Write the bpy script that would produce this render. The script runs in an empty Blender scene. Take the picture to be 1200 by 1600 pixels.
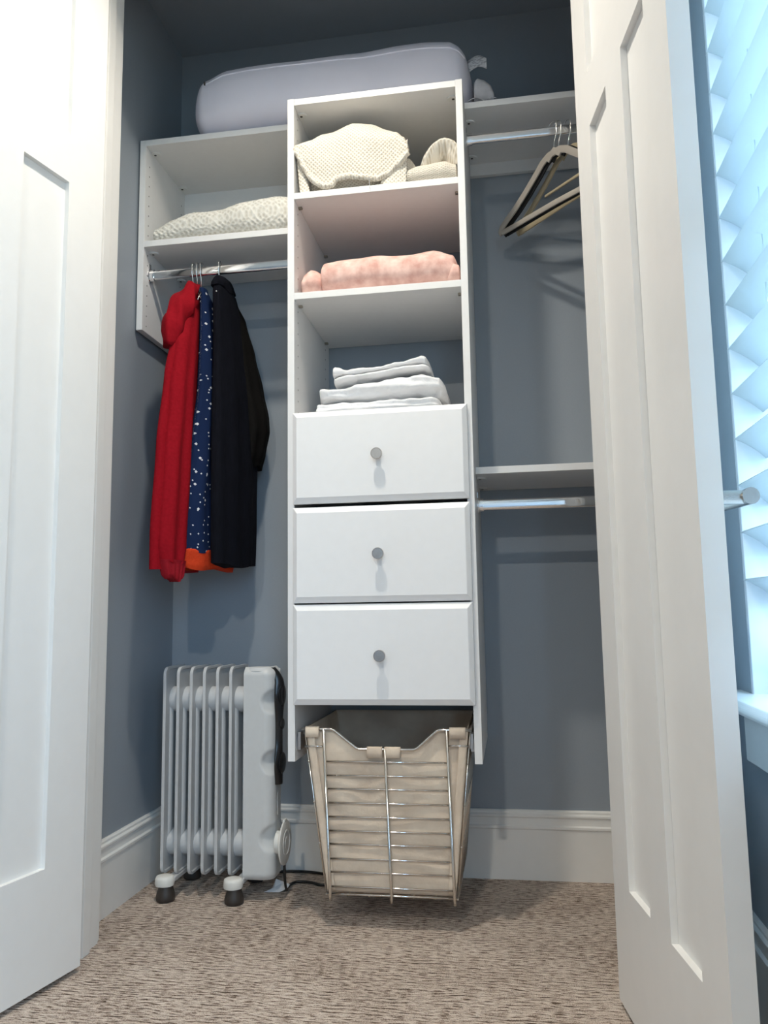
import bpy, bmesh, math, random
from math import sin, cos, pi, radians, hypot
from mathutils import Vector, Matrix, noise

scene = bpy.context.scene
COL = scene.collection

# ------------------------------------------------------------------ camera
CAM = Vector((.5781, -2.4372, .7783)); YAW, PITCH, ROLL, FPX = .157, .1242, -.0159, 1232.37
_r = Vector((cos(YAW), sin(YAW), 0)); _f = Vector((-sin(YAW), cos(YAW), 0)); _u = Vector((0, 0, 1))
_F = _f*cos(PITCH) + _u*sin(PITCH); _U = _u*cos(PITCH) - _f*sin(PITCH)
_R2 = _r*cos(ROLL) + _U*sin(ROLL); _U2 = _U*cos(ROLL) - _r*sin(ROLL)
cd = bpy.data.cameras.new('camera'); cam = bpy.data.objects.new('camera', cd); COL.objects.link(cam)
cd.sensor_fit = 'HORIZONTAL'; cd.sensor_width = 36; cd.lens = 36*FPX/1200; cd.clip_start = .01
m = Matrix((_R2, _U2, -_F)).transposed().to_4x4(); m.translation = CAM; cam.matrix_world = m
scene.camera = cam

# ------------------------------------------------------------------ world, lights, exposure
w = bpy.data.worlds.new('daylight'); scene.world = w; w.use_nodes = True
bg = w.node_tree.nodes['Background']; bg.inputs[1].default_value = 20.0
_nt = w.node_tree; _tc = _nt.nodes.new('ShaderNodeTexCoord'); _sp = _nt.nodes.new('ShaderNodeSeparateXYZ'); _rp = _nt.nodes.new('ShaderNodeValToRGB')
_nt.links.new(_tc.outputs['Generated'], _sp.inputs[0]); _mr = _nt.nodes.new('ShaderNodeMapRange'); _mr.inputs[1].default_value = -1; _mr.inputs[2].default_value = 1
_nt.links.new(_sp.outputs[2], _mr.inputs[0]); _nt.links.new(_mr.outputs[0], _rp.inputs[0]); _nt.links.new(_rp.outputs[0], bg.inputs[0])
for _e, (_p, _c) in zip(_rp.color_ramp.elements, ((.47, (.26, .36, .40, 1)), (.53, (.48, .74, 1.02, 1)))): _e.position = _p; _e.color = _c   # ground below, even overcast sky above
vs = scene.view_settings; vs.view_transform = 'Standard'; vs.look = 'None'; vs.exposure = -0.82; vs.gamma = 1.0; vs.use_curve_mapping = False
scene.cycles.use_denoising = True
scene.cycles.max_bounces = 10; scene.cycles.diffuse_bounces = 6
LAMP_COL = (1.0, .93, .81)
LAMPS = [(.15, -1.05, 26, .05, 135), (.13, -3.7, 70, .06, 180), (-1.5, -1.05, 8, .05, 180), (-1.5, -3.7, 14, .06, 180)]  # first from knob shadows, second from fainter bands; left pair added as fill

# ------------------------------------------------------------------ materials
MATS = {}
def new_mat(name, col, rough=.5, metal=0., spec=.5):
    mt = bpy.data.materials.new(name); mt.use_nodes = True
    b = mt.node_tree.nodes['Principled BSDF']
    b.inputs['Base Color'].default_value = (*col, 1); b.inputs['Roughness'].default_value = rough
    b.inputs['Metallic'].default_value = metal; b.inputs['Specular IOR Level'].default_value = spec
    MATS[name] = mt
    return mt, mt.node_tree, b
def N(nt, t, **kw):
    n = nt.nodes.new(t)
    for k, v in kw.items():
        if k in n.inputs: n.inputs[k].default_value = v
        else: setattr(n, k, v)
    return n
def add_bump(nt, b, src, strength=.2, dist=.002):
    bp = N(nt, 'ShaderNodeBump'); bp.inputs['Strength'].default_value = strength; bp.inputs['Distance'].default_value = dist
    nt.links.new(src, bp.inputs['Height']); nt.links.new(bp.outputs[0], b.inputs['Normal'])
def coords(nt, scale=(1, 1, 1), kind='Object'):
    tc = N(nt, 'ShaderNodeTexCoord'); mp = N(nt, 'ShaderNodeMapping'); mp.inputs['Scale'].default_value = scale
    nt.links.new(tc.outputs[kind], mp.inputs[0]); return mp.outputs[0]
def ramp(nt, fac, stops):
    r = N(nt, 'ShaderNodeValToRGB'); e = r.color_ramp.elements
    while len(e) < len(stops): e.new(.5)
    for k, (p, c) in zip(e, stops): k.position = p; k.color = (*c, 1)
    nt.links.new(fac, r.inputs[0]); return r.outputs[0]
def noise_mat(name, c1, c2, scale, rough=.6, bump=.2, dist=.002, sc=(1, 1, 1), detail=3, lo=.3, hi=.7, spec=.4, metal=0):
    mt, nt, b = new_mat(name, c1, rough, metal, spec)
    v = coords(nt, sc); n = N(nt, 'ShaderNodeTexNoise', Scale=scale, Detail=detail); nt.links.new(v, n.inputs['Vector'])
    nt.links.new(ramp(nt, n.outputs['Fac'], [(lo, c1), (hi, c2)]), b.inputs['Base Color'])
    if bump: add_bump(nt, b, n.outputs['Fac'], bump, dist)
    return mt, nt, b

WALL = (.295, .333, .375)
noise_mat('wall_paint', WALL, (WALL[0]*1.03, WALL[1]*1.03, WALL[2]*1.03), 180, .42, .06, .001, spec=.4)
noise_mat('ceiling_paint', (.80, .80, .78), (.82, .82, .80), 150, .8, .05, .001)
noise_mat('trim_white', (.80, .79, .765), (.815, .805, .78), 30, .35, 0)
noise_mat('door_white', (.80, .79, .77), (.815, .805, .785), 25, .38, .02, .0006)
noise_mat('melamine', (.76, .755, .75), (.775, .77, .765), 60, .42, .02, .0004)
noise_mat('drawer_white', (.82, .82, .825), (.835, .835, .84), 40, .36, 0)
new_mat('hole_dark', (.05, .045, .04), .8)
new_mat('cam_plastic', (.74, .74, .72), .35)
new_mat('chrome', (.82, .82, .83), .08, 1)
new_mat('wire_chrome', (.70, .67, .63), .16, 1)
noise_mat('nickel', (.50, .46, .43), (.58, .54, .50), 40, .26, 0, sc=(1, 60, 1), metal=1)
new_mat('slide_metal', (.45, .45, .46), .35, .9)
new_mat('screw_metal', (.40, .36, .30), .35, 1)
noise_mat('radiator_enamel', (.54, .545, .55), (.56, .565, .57), 60, .3, 0)
noise_mat('heater_cover', (.60, .605, .60), (.62, .625, .62), 60, .38, .04, .0005)
new_mat('black_plastic', (.012, .012, .013), .22)
new_mat('white_plastic', (.72, .71, .67), .4)
new_mat('caster_rubber', (.035, .028, .024), .5)
new_mat('cord_rubber', (.01, .01, .01), .45)
new_mat('velvet_greige', (.43, .385, .335), .9)
new_mat('velvet_black', (.012, .012, .013), .95)
new_mat('velvet_tan', (.46, .38, .25), .9)
new_mat('hook_metal', (.75, .74, .72), .18, 1)
mt, nt, b = new_mat('slat_white', (.66, .70, .71), .45)
tl = N(nt, 'ShaderNodeBsdfTranslucent'); tl.inputs[0].default_value = (.66, .70, .72, 1); ms_ = N(nt, 'ShaderNodeMixShader'); ms_.inputs[0].default_value = .35
nt.links.new(b.outputs[0], ms_.inputs[1]); nt.links.new(tl.outputs[0], ms_.inputs[2]); nt.links.new(ms_.outputs[0], nt.nodes['Material Output'].inputs[0])
noise_mat('vinyl_white', (.60, .63, .67), (.62, .65, .69), 20, .35, 0)
new_mat('lamp_trim', (.8, .8, .78), .5)
# carpet: rows of loops running across the closet
mt, nt, b = new_mat('carpet', (.4, .33, .28), .95, spec=.1)
v = coords(nt, (1, 1, 1))
mp2 = N(nt, 'ShaderNodeMapping'); mp2.inputs['Scale'].default_value = (46, 200, 1); nt.links.new(v, mp2.inputs[0])
n1 = N(nt, 'ShaderNodeTexNoise', Scale=1., Detail=2.5); nt.links.new(mp2.outputs[0], n1.inputs['Vector'])
n2 = N(nt, 'ShaderNodeTexNoise', Scale=420., Detail=2); nt.links.new(v, n2.inputs['Vector'])
n3 = N(nt, 'ShaderNodeTexNoise', Scale=5., Detail=3); nt.links.new(v, n3.inputs['Vector'])
mx = N(nt, 'ShaderNodeMath', operation='MULTIPLY_ADD'); nt.links.new(n1.outputs['Fac'], mx.inputs[0]); mx.inputs[1].default_value = .56
m2 = N(nt, 'ShaderNodeMath', operation='MULTIPLY'); nt.links.new(n2.outputs['Fac'], m2.inputs[0]); m2.inputs[1].default_value = .44
nt.links.new(m2.outputs[0], mx.inputs[2])
m3 = N(nt, 'ShaderNodeMath', operation='MULTIPLY_ADD'); nt.links.new(n3.outputs['Fac'], m3.inputs[0]); m3.inputs[1].default_value = .16
m4 = N(nt, 'ShaderNodeMath', operation='SUBTRACT'); nt.links.new(mx.outputs[0], m4.inputs[0]); m4.inputs[1].default_value = .08
nt.links.new(m4.outputs[0], m3.inputs[2])
sx = N(nt, 'ShaderNodeSeparateXYZ'); nt.links.new(v, sx.inputs[0])
def M(op, a_, b_=None, c_=None):
    n = N(nt, 'ShaderNodeMath', operation=op)
    for i, q in enumerate((a_, b_, c_)):
        if q is None: continue
        if isinstance(q, (int, float)): n.inputs[i].default_value = q
        else: nt.links.new(q, n.inputs[i])
    return n.outputs[0]
wob = N(nt, 'ShaderNodeTexNoise', Scale=14., Detail=3); nt.links.new(v, wob.inputs['Vector'])
yr = M('MULTIPLY_ADD', wob.outputs['Fac'], 1.6, M('MULTIPLY', sx.outputs[1], 72.))
tri = M('ABSOLUTE', M('SUBTRACT', M('FRACT', yr), .5))
cx = N(nt, 'ShaderNodeCombineXYZ'); nt.links.new(M('MULTIPLY', sx.outputs[0], 20.), cx.inputs[0]); nt.links.new(M('MULTIPLY', M('FLOOR', yr), 5.3), cx.inputs[1])
dash = N(nt, 'ShaderNodeTexNoise', Scale=1., Detail=2.5, Roughness=.7); nt.links.new(cx.outputs[0], dash.inputs['Vector'])
row = M('MULTIPLY', M('SUBTRACT', 1., M('MULTIPLY', tri, 6.)), M('MULTIPLY', M('SUBTRACT', dash.outputs['Fac'], .44), 3.2))
row = M('MINIMUM', M('MAXIMUM', row, 0.), .30)
tot = M('SUBTRACT', M('ADD', m3.outputs[0], .02), M('MULTIPLY', row, .50))
nt.links.new(ramp(nt, tot, [(.34, (.10, .068, .048)), (.43, (.36, .27, .215)), (.52, (.68, .56, .475)), (.64, (.86, .75, .66))]), b.inputs['Base Color'])
add_bump(nt, b, tot, 1., .012)
# textiles
def knit_mat(name, c1, c2, su, sv, bump, dist, rnd=.15, hole=.42):
    mt, nt, b = new_mat(name, c1, .95, spec=.1)
    v = coords(nt, (1, 1, 1), 'UV')
    mp = N(nt, 'ShaderNodeMapping'); mp.inputs['Scale'].default_value = (su, sv, 1); mp.inputs['Rotation'].default_value = (0, 0, radians(45)); nt.links.new(v, mp.inputs[0])
    vo = N(nt, 'ShaderNodeTexVoronoi', Scale=1., Randomness=rnd, voronoi_dimensions='2D'); nt.links.new(mp.outputs[0], vo.inputs['Vector'])
    nt.links.new(ramp(nt, vo.outputs['Distance'], [(.10, c2), (hole, c1)]), b.inputs['Base Color'])
    add_bump(nt, b, vo.outputs['Distance'], bump, dist)
knit_mat('cream_knit', (.80, .75, .66), (.55, .48, .38), 125, 125, .8, .004)
knit_mat('waffle_white', (.78, .76, .70), (.62, .59, .52), 75, 62, .7, .005, .5, .5)
noise_mat('pink_fleece', (.60, .34, .29), (.86, .62, .55), 34, .95, .25, .003, detail=4, spec=.1)
noise_mat('white_sheet', (.80, .80, .81), (.84, .84, .85), 24, .85, .6, .012, detail=4, spec=.15)
noise_mat('bag_plastic', (.70, .69, .78), (.75, .74, .83), 6, .42, .12, .004, spec=.4)
noise_mat('grey_pad', (.42, .42, .45), (.52, .52, .55), 40, .9, .3, .002)
noise_mat('tag_white', (.66, .66, .68), (.35, .35, .38), 60, .8, 0, sc=(1, 1, 4), lo=.52, hi=.6)
noise_mat('canvas', (.58, .47, .37), (.75, .635, .51), 12, .9, .7, .012, detail=5, spec=.15)
noise_mat('red_jersey', (.25, .004, .010), (.30, .006, .014), 120, .9, .15, .001, spec=.1)
noise_mat('red_rib', (.30, .010, .018), (.35, .015, .025), 200, .9, .2, .001, spec=.1)
noise_mat('orange_rib', (.58, .045, .012), (.64, .06, .018), 200, .85, .2, .001, spec=.1)
noise_mat('black_rib', (.0035, .004, .007), (.006, .0065, .011), 160, .9, .3, .0015, sc=(1, 1, .2), spec=.1)
noise_mat('black_brown', (.004, .0035, .003), (.006, .005, .0045), 120, .85, .2, .001, spec=.12)
mt, nt, b = new_mat('navy_snow', (.02, .04, .11), .9, spec=.1)
v = coords(nt, (1, 1, 1), 'UV')
cols = None
for sc_, rad, ph in ((46, .085, 0), (27, .080, 7.3)):
    mp = N(nt, 'ShaderNodeMapping'); mp.inputs['Scale'].default_value = (sc_, sc_, 1); mp.inputs['Location'].default_value = (ph, ph, 0); nt.links.new(v, mp.inputs[0])
    vo = N(nt, 'ShaderNodeTexVoronoi', Scale=1., Randomness=.9, voronoi_dimensions='2D'); vo.distance = 'MANHATTAN'; nt.links.new(mp.outputs[0], vo.inputs['Vector'])
    lt = N(nt, 'ShaderNodeMath', operation='LESS_THAN'); nt.links.new(vo.outputs['Distance'], lt.inputs[0]); lt.inputs[1].default_value = rad*1.5
    sp = N(nt, 'ShaderNodeSeparateColor'); nt.links.new(vo.outputs['Color'], sp.inputs[0])
    gt = N(nt, 'ShaderNodeMath', operation='GREATER_THAN'); nt.links.new(sp.outputs[0], gt.inputs[0]); gt.inputs[1].default_value = .40
    mu = N(nt, 'ShaderNodeMath', operation='MULTIPLY'); nt.links.new(lt.outputs[0], mu.inputs[0]); nt.links.new(gt.outputs[0], mu.inputs[1])
    if cols is None: cols = mu.outputs[0]
    else:
        a_ = N(nt, 'ShaderNodeMath', operation='MAXIMUM'); nt.links.new(cols, a_.inputs[0]); nt.links.new(mu.outputs[0], a_.inputs[1]); cols = a_.outputs[0]
nt.links.new(ramp(nt, cols, [(.3, (.010, .022, .07)), (.7, (.72, .72, .74))]), b.inputs['Base Color'])
noise_mat('paper', (.80, .78, .78), (.84, .82, .82), 40, .8, .2, .002)
# window glass, thin and clear
mt = bpy.data.materials.new('glass'); mt.use_nodes = True; nt = mt.node_tree; nt.nodes.clear(); MATS['glass'] = mt
o_ = N(nt, 'ShaderNodeOutputMaterial'); tr = N(nt, 'ShaderNodeBsdfTransparent'); gl = N(nt, 'ShaderNodeBsdfGlossy', Roughness=.02)
tr.inputs[0].default_value = (.94, .97, .98, 1); mxs = N(nt, 'ShaderNodeMixShader'); mxs.inputs[0].default_value = .05
nt.links.new(tr.outputs[0], mxs.inputs[1]); nt.links.new(gl.outputs[0], mxs.inputs[2]); nt.links.new(mxs.outputs[0], o_.inputs[0])
# lit lamp lens
mt, nt, b = new_mat('lamp_lens', (1, 1, 1), .5); b.inputs['Emission Color'].default_value = (*LAMP_COL, 1); b.inputs['Emission Strength'].default_value = 8

# ------------------------------------------------------------------ mesh helpers
class MB:
    def __init__(s): s.v = []; s.f = []; s.uv = {}
    def add(s, vs_, fs, uvs=None):
        o = len(s.v); s.v += [tuple(p) for p in vs_]; s.f += [tuple(i+o for i in f) for f in fs]
        if uvs:
            for i, q in enumerate(uvs): s.uv[o+i] = q
        return s
    def box(s, x0, x1, y0, y1, z0, z1):
        return s.add([(x0,y0,z0),(x1,y0,z0),(x1,y1,z0),(x0,y1,z0),(x0,y0,z1),(x1,y0,z1),(x1,y1,z1),(x0,y1,z1)],
                     [(0,3,2,1),(4,5,6,7),(0,1,5,4),(1,2,6,5),(2,3,7,6),(3,0,4,7)])
    def prism(s, prof, fn, closed_caps=True):
        """prof: 2D loop; fn(p, k) -> 3D for k = 0, 1"""
        n = len(prof); vs_ = [fn(p, 0) for p in prof]+[fn(p, 1) for p in prof]
        fs = [(i, (i+1) % n, n+(i+1) % n, n+i) for i in range(n)]
        if closed_caps: fs += [tuple(range(n-1, -1, -1)), tuple(range(n, 2*n))]
        return s.add(vs_, fs)
    def tube(s, pts, r, seg=8, ry=None, up=None, cap=True):
        pts = [Vector(p) for p in pts]; n = len(pts); rs = r if isinstance(r, (list, tuple)) else [r]*n
        rings = []; prev = None
        for i, p in enumerate(pts):
            t = (pts[min(i+1, n-1)]-pts[max(i-1, 0)]).normalized()
            a = (Vector(up) if up else (prev if prev is not None else (Vector((0,0,1)) if abs(t.z) < .9 else Vector((1,0,0)))))
            a = (a - t*a.dot(t)).normalized(); prev = a; bb = t.cross(a)
            q = (ry/r if ry and not isinstance(r, (list, tuple)) else 1)
            rings.append([p + a*(cos(2*pi*k/seg)*rs[i]) + bb*(sin(2*pi*k/seg)*rs[i]*q) for k in range(seg)])
        return s.rings(rings, cap)
    def rings(s, rings, cap=True, uv=None):
        n = len(rings[0]); vs_ = [p for R in rings for p in R]
        fs = [(i*n+k, i*n+(k+1) % n, (i+1)*n+(k+1) % n, (i+1)*n+k) for i in range(len(rings)-1) for k in range(n)]
        if cap: fs += [tuple(range(n-1, -1, -1)), tuple((len(rings)-1)*n+k for k in range(n))]
        return s.add(vs_, fs, uv)
    def lathe(s, prof, c, ax='Z', seg=24):
        c = Vector(c); E1, E2, A = {'Z': ((1,0,0),(0,1,0),(0,0,1)), 'Y': ((1,0,0),(0,0,1),(0,-1,0)), 'X': ((0,1,0),(0,0,1),(1,0,0))}[ax]
        E1, E2, A = Vector(E1), Vector(E2), Vector(A)
        return s.rings([[c + A*h + (E1*cos(2*pi*k/seg)+E2*sin(2*pi*k/seg))*max(r, 1e-5) for k in range(seg)] for r, h in prof])
    def grid(s, nu, nv, fn, uvs=1):
        vs_ = []; uv = []
        for j in range(nv+1):
            for i in range(nu+1):
                vs_.append(fn(i/nu, j/nv)); uv.append((i/nu, j/nv))
        fs = [(j*(nu+1)+i, j*(nu+1)+i+1, (j+1)*(nu+1)+i+1, (j+1)*(nu+1)+i) for j in range(nv) for i in range(nu)]
        return s.add(vs_, fs, uv)
    def mesh(s, name):
        me = bpy.data.meshes.new(name); me.from_pydata(s.v, [], s.f)
        if s.uv:
            ul = me.uv_layers.new(name='UVMap')
            for lp in me.loops: ul.data[lp.index].uv = s.uv.get(lp.vertex_index, (0, 0))
        bm = bmesh.new(); bm.from_mesh(me); bmesh.ops.recalc_face_normals(bm, faces=bm.faces); bm.to_mesh(me); bm.free()
        return me
    def build(s, name, mat, parent=None, smooth=False, bevel=0, solid=0, angle=40, sub=0, bseg=2):
        me = s.mesh(name); me.materials.append(MATS[mat])
        if smooth:
            me.polygons.foreach_set('use_smooth', [True]*len(me.polygons))
            if smooth == 'auto':
                bm = bmesh.new(); bm.from_mesh(me)
                for e in bm.edges:
                    if len(e.link_faces) == 2 and e.calc_face_angle() > radians(angle): e.smooth = False
                bm.to_mesh(me); bm.free()
        o = bpy.data.objects.new(name, me); COL.objects.link(o)
        if parent: o.parent = parent; o.matrix_parent_inverse = pinv(parent)
        if bevel:
            md = o.modifiers.new('bevel', 'BEVEL'); md.width = bevel; md.segments = bseg; md.limit_method = 'ANGLE'; md.angle_limit = radians(35)
        if solid:
            md = o.modifiers.new('solid', 'SOLIDIFY'); md.thickness = solid; md.offset = 0
        if sub:
            md = o.modifiers.new('sub', 'SUBSURF'); md.levels = sub; md.render_levels = sub
        return o
def pinv(p): return Matrix.Translation(p.location).inverted()   # parts keep world coordinates
def box(name, mat, parent, *a, bevel=0): return MB().box(*a).build(name, mat, parent, bevel=bevel)
def tag(o, label=None, cat=None, group=None, kind=None):
    if label: o['label'] = label
    if cat: o['category'] = cat
    if group: o['group'] = group
    if kind: o['kind'] = kind
    return o
def thing(name, loc, label=None, cat=None, group=None, kind=None):
    o = bpy.data.objects.new(name, None); COL.objects.link(o); o.location = loc; o.empty_display_size = .05
    return tag(o, label, cat, group, kind)
def structure(o, label=None): return tag(o, label, None, None, 'structure')
def lerp(a, b, t): return a+(b-a)*t
def keyed(keys, x):
    """smooth interpolation in a list of (x, value or tuple)"""
    if x <= keys[0][0]: return keys[0][1]
    for (a, va), (b_, vb) in zip(keys, keys[1:]):
        if x <= b_:
            t = (x-a)/(b_-a); t = t*t*(3-2*t)*.5+t*.5
            return tuple(lerp(p, q, t) for p, q in zip(va, vb)) if isinstance(va, tuple) else lerp(va, vb, t)
    return keys[-1][1]
def nz(x, y, z, s=1., seed=0): return noise.noise(Vector((x*s+seed*7.1, y*s+seed*3.3, z*s+seed*1.7)))

# ------------------------------------------------------------------ key dimensions (metres)
XW, XCR, XR = -.506, .96, 1.017           # closet side walls, room side wall
YC, YF = -.575, -.70                      # closet side / room side of the front wall
ZC = 2.737; ZH = 2.48
JL, JR = -.4265, .803                     # door jambs
W, T, TD = .495, .019, .423               # tower width, board thickness, depth
ZT, ZB = 2.224, .3987
RX0, RY0 = -2.8, -4.7                     # far corner of the room

# ------------------------------------------------------------------ the shell
structure(box('floor', 'carpet', None, RX0-.1, XR+.15, RY0-.1, .12, -.1, 0), 'beige brown looped carpet with fine horizontal rows')
structure(box('ceiling', 'ceiling_paint', None, RX0-.1, XR+.15, RY0-.1, YF, ZC, ZC+.1), 'white painted room ceiling')
structure(box('ceiling_closet', 'wall_paint', None, XW-.1, XCR+.05, YF, .12, ZC, ZC+.1), 'dark blue grey painted closet ceiling')
structure(box('wall_back', 'wall_paint', None, XW-.1, XCR+.1, 0, .12, 0, ZC), 'blue grey painted closet back wall')
structure(box('wall_left', 'wall_paint', None, XW-.1, XW, YC, 0, 0, ZC), 'blue grey painted left closet wall')
structure(box('wall_closet_right', 'wall_paint', None, XCR, XR, YC, 0, 0, ZC), 'blue grey closet side wall behind the right door')
fw = MB(); fw.box(RX0, JL-.02, YF, YC, 0, ZC); fw.box(JR+.02, XR, YF, YC, 0, ZC); fw.box(JL-.02, JR+.02, YF, YC, ZH+.02, ZC)
structure(fw.build('wall_front', 'wall_paint'), 'blue grey wall around the closet opening')
structure(box('wall_rear', 'wall_paint', None, RX0, XR, RY0-.1, RY0, 0, ZC), 'blue grey wall behind the viewer')
structure(box('wall_room_left', 'wall_paint', None, RX0-.1, RX0, RY0-.1, YF, 0, ZC), 'blue grey far left wall of the room')
# right wall with the window opening
WY0, WY1, WZ0, WZ1 = -1.50, -.838, .607, 2.25
VY0, VY1 = -4.62, -2.6                    # unseen window added further along the wall for more daylight
rw = MB(); rw.box(XR, XR+.15, WY1, YF, 0, ZC); rw.box(XR, XR+.15, VY1, WY0, 0, ZC); rw.box(XR, XR+.15, RY0, VY0, 0, ZC)
for a, b_ in ((WY0, WY1), (VY0, VY1)): rw.box(XR, XR+.15, a, b_, 0, WZ0); rw.box(XR, XR+.15, a, b_, WZ1, ZC)
structure(rw.build('wall_right', 'wall_paint'), 'blue grey wall with the bright window')
# baseboards: profiled moulding
BP = [(0, 0), (.0155, 0), (.0155, .140), (.0185, .143), (.0185, .149), (.0125, .1525), (.0125, .172), (.0155, .1755), (.0155, .180), (.0095, .184), (.0095, .1895), (.006, .1934), (0, .1934)]
def baseboard(name, a, b_, n, label):
    a, b_, n = Vector(a), Vector(b_), Vector(n)
    o = MB().prism(BP, lambda p, k: (a if k == 0 else b_) + n*p[0] + Vector((0, 0, p[1]))).build(name, 'trim_white')
    return structure(o, label)
baseboard('baseboard_back', (XW, 0, 0), (XCR, 0, 0), (0, -1, 0), 'white moulded baseboard along the closet back wall')
baseboard('baseboard_left', (XW, YC, 0), (XW, 0, 0), (1, 0, 0), 'white moulded baseboard along the left closet wall')
baseboard('baseboard_closet_right', (XCR, 0, 0), (XCR, YC, 0), (-1, 0, 0), 'white moulded baseboard on the closet side wall behind the right door')
baseboard('baseboard_right', (XR, RY0, 0), (XR, YF-.02, 0), (-1, 0, 0), 'white moulded baseboard below the window')
# jambs with stops and casings
def jamb(name, x, sgn, label):
    t = structure(thing(name, (x, YF, 0)), label)
    MB().box(*sorted((x, x-sgn*.02)), YF, YC, 0, ZH+.02).build('jamb_board', 'trim_white', t)
    MB().box(*sorted((x, x+sgn*.011)), -.662, -.628, 0, ZH).build('door_stop', 'trim_white', t, bevel=.002)
    MB().box(*sorted((x-sgn*.006, x-sgn*.095)), YF-.018, YF, 0, ZH+.09).build('casing', 'trim_white', t, bevel=.003)
    MB().box(*sorted((x-sgn*.004, x-sgn*.070)), YC, YC+.016, 0, ZH+.07).build('casing', 'trim_white', t, bevel=.003)
    return t
jamb('trim_1', JL, 1, 'white left door jamb with stop strip beside the open left door')
jamb('trim_2', JR, -1, 'white right door jamb hidden behind the open right door')
t = structure(thing('trim_3', (0, YF, ZH)), 'white head jamb above the closet opening')
MB().box(JL, JR, YF, YC, ZH, ZH+.02).build('jamb_board', 'trim_white', t); MB().box(JL-.095, JR+.095, YF-.018, YF, ZH+.006, ZH+.095).build('casing', 'trim_white', t, bevel=.003)

# ------------------------------------------------------------------ doors (three-panel, inner face towards the opening)
def door(name, P, d, n, width, label, edges):
    """P: foot of the hinge edge of the inner face, d: along the door, n: from inner to outer face"""
    t = structure(thing(name, (P[0], P[1], 0)), label)
    P = Vector((P[0], P[1], 0)); d = Vector((d[0], d[1], 0)).normalized(); n = Vector((n[0], n[1], 0)).normalized()
    TH = .035; s1, m0, m1, s2 = edges
    def piece(nm, a, b_, z0, z1, n0=0., n1=TH, bevel=.0):
        vs_ = [P + d*s + n*q + Vector((0, 0, z)) for z in (z0, z1) for s, q in ((a, n0), (b_, n0), (b_, n1), (a, n1))]
        return MB().add(vs_, [(0,3,2,1),(4,5,6,7),(0,1,5,4),(1,2,6,5),(2,3,7,6),(3,0,4,7)]).build(nm, 'door_white', t, bevel=bevel)
    zb, z1, z2, z3, z4, zt = .012, .249, 1.788, 1.907, 2.34, 2.46
    piece('stile', 0, s1, zb, zt); piece('stile', s2, width, zb, zt)
    piece('rail', s1, s2, zb, z1); piece('rail', s1, s2, z2, z3); piece('rail', s1, s2, z4, zt); piece('mullion', m0, m1, z1, z2)
    rc = .012
    for a, b_, za, zz in ((s1, m0, z1, z2), (m1, s2, z1, z2), (s1, s2, z3, z4)):
        piece('panel', a, b_, za, zz, rc, TH-rc)
    return t, P, d, n
door('door_1', (-.388, -.72), (-.2058, -.9786), (-.9786, .2058), .60, 'white three-panel door standing open on the left', (.114, .250, .352, .488))
d2, P2, dd2, n2 = door('door_2', (.762, -.724), (.1367, -.9906), (.9906, .1367), .574, 'white three-panel door standing open on the right, with lever handle', (.110, .238, .343, .473))
# lever on the outer face near the free edge
hz = .935; hp = P2 + dd2*.515 + n2*.035 + Vector((0, 0, hz))
base = hp
def L(s, q, z): return base + dd2*s + n2*q + Vector((0, 0, z))
MB().rings([[L(cos(a)*.031, q, sin(a)*.031) for a in [2*pi*k/28 for k in range(28)]] for q in (0, .006, .008)]).build('rose', 'nickel', d2, smooth='auto')
MB().tube([L(0, .006, 0), L(0, .03, 0), L(0, .064, 0)], .0105, 16).build('lever_neck', 'nickel', d2, smooth='auto')
MB().tube([L(.016, .058, 0), L(-.03, .060, 0), L(-.08, .058, 0), L(-.115, .052, 0)], [.0125, .0115, .0105, .010], 16).build('lever', 'nickel', d2, smooth='auto')

# ------------------------------------------------------------------ window and blind
XI = XR+.15
def window(name, WY0, WY1, label):
    wn = structure(thing(name, (XR, WY1, WZ0)), label)
    def wb(nm, *a, mat='vinyl_white', bevel=.002): return box(nm, mat, wn, *a, bevel=bevel)
    wb('window_jamb', XR, XI, WY1-.014, WY1, WZ0, WZ1); wb('window_jamb', XR, XI, WY0, WY0+.014, WZ0, WZ1)
    wb('window_jamb', XR, XI, WY0, WY1, WZ1-.014, WZ1)
    MB().prism([(XR-.055, -.006), (XR-.061, .002), (XR-.061, .010), (XR-.055, .018), (XI, .018), (XI, -.006)], lambda p, k: (p[0], (WY0-.04, WY1+.075)[k], WZ0-.012+p[1])).build('window_sill', 'trim_white', wn, bevel=.003)
    MB().box(XR-.018, XR, WY0-.01, WY1-.004, WZ0-.115, WZ0-.018).build('apron', 'trim_white', wn, bevel=.003)
    fy0, fy1 = WY0+.014, WY1-.014
    wb('frame_stile', XR+.085, XR+.125, fy1-.045, fy1, WZ0+.006, WZ1-.014); wb('frame_stile', XR+.085, XR+.125, fy0, fy0+.045, WZ0+.006, WZ1-.014)
    wb('frame_rail', XR+.085, XR+.125, fy0+.045, fy1-.045, WZ0+.006, WZ0+.075); wb('frame_rail', XR+.085, XR+.125, fy0+.045, fy1-.045, WZ1-.07, WZ1-.014)
    wb('meeting_rail', XR+.085, XR+.125, fy0+.045, fy1-.045, 1.40, 1.44)
    for z0, z1 in ((WZ0+.075, 1.40), (1.44, WZ1-.07)):
        box('pane', 'glass', wn, XR+.103, XR+.107, fy0+.045, fy1-.045, z0, z1)
    pl = bpy.data.lights.new('window_portal', 'AREA'); pl.shape = 'RECTANGLE'; pl.size = WZ1-WZ0; pl.size_y = WY1-WY0; pl.cycles.is_portal = True
    po = bpy.data.objects.new('window_portal', pl); COL.objects.link(po); po.location = (XI+.01, (WY0+WY1)/2, (WZ0+WZ1)/2); po.rotation_euler = (0, radians(90), 0)
window('window_1', WY0, WY1, 'bright white framed window behind the slatted blind')
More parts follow.
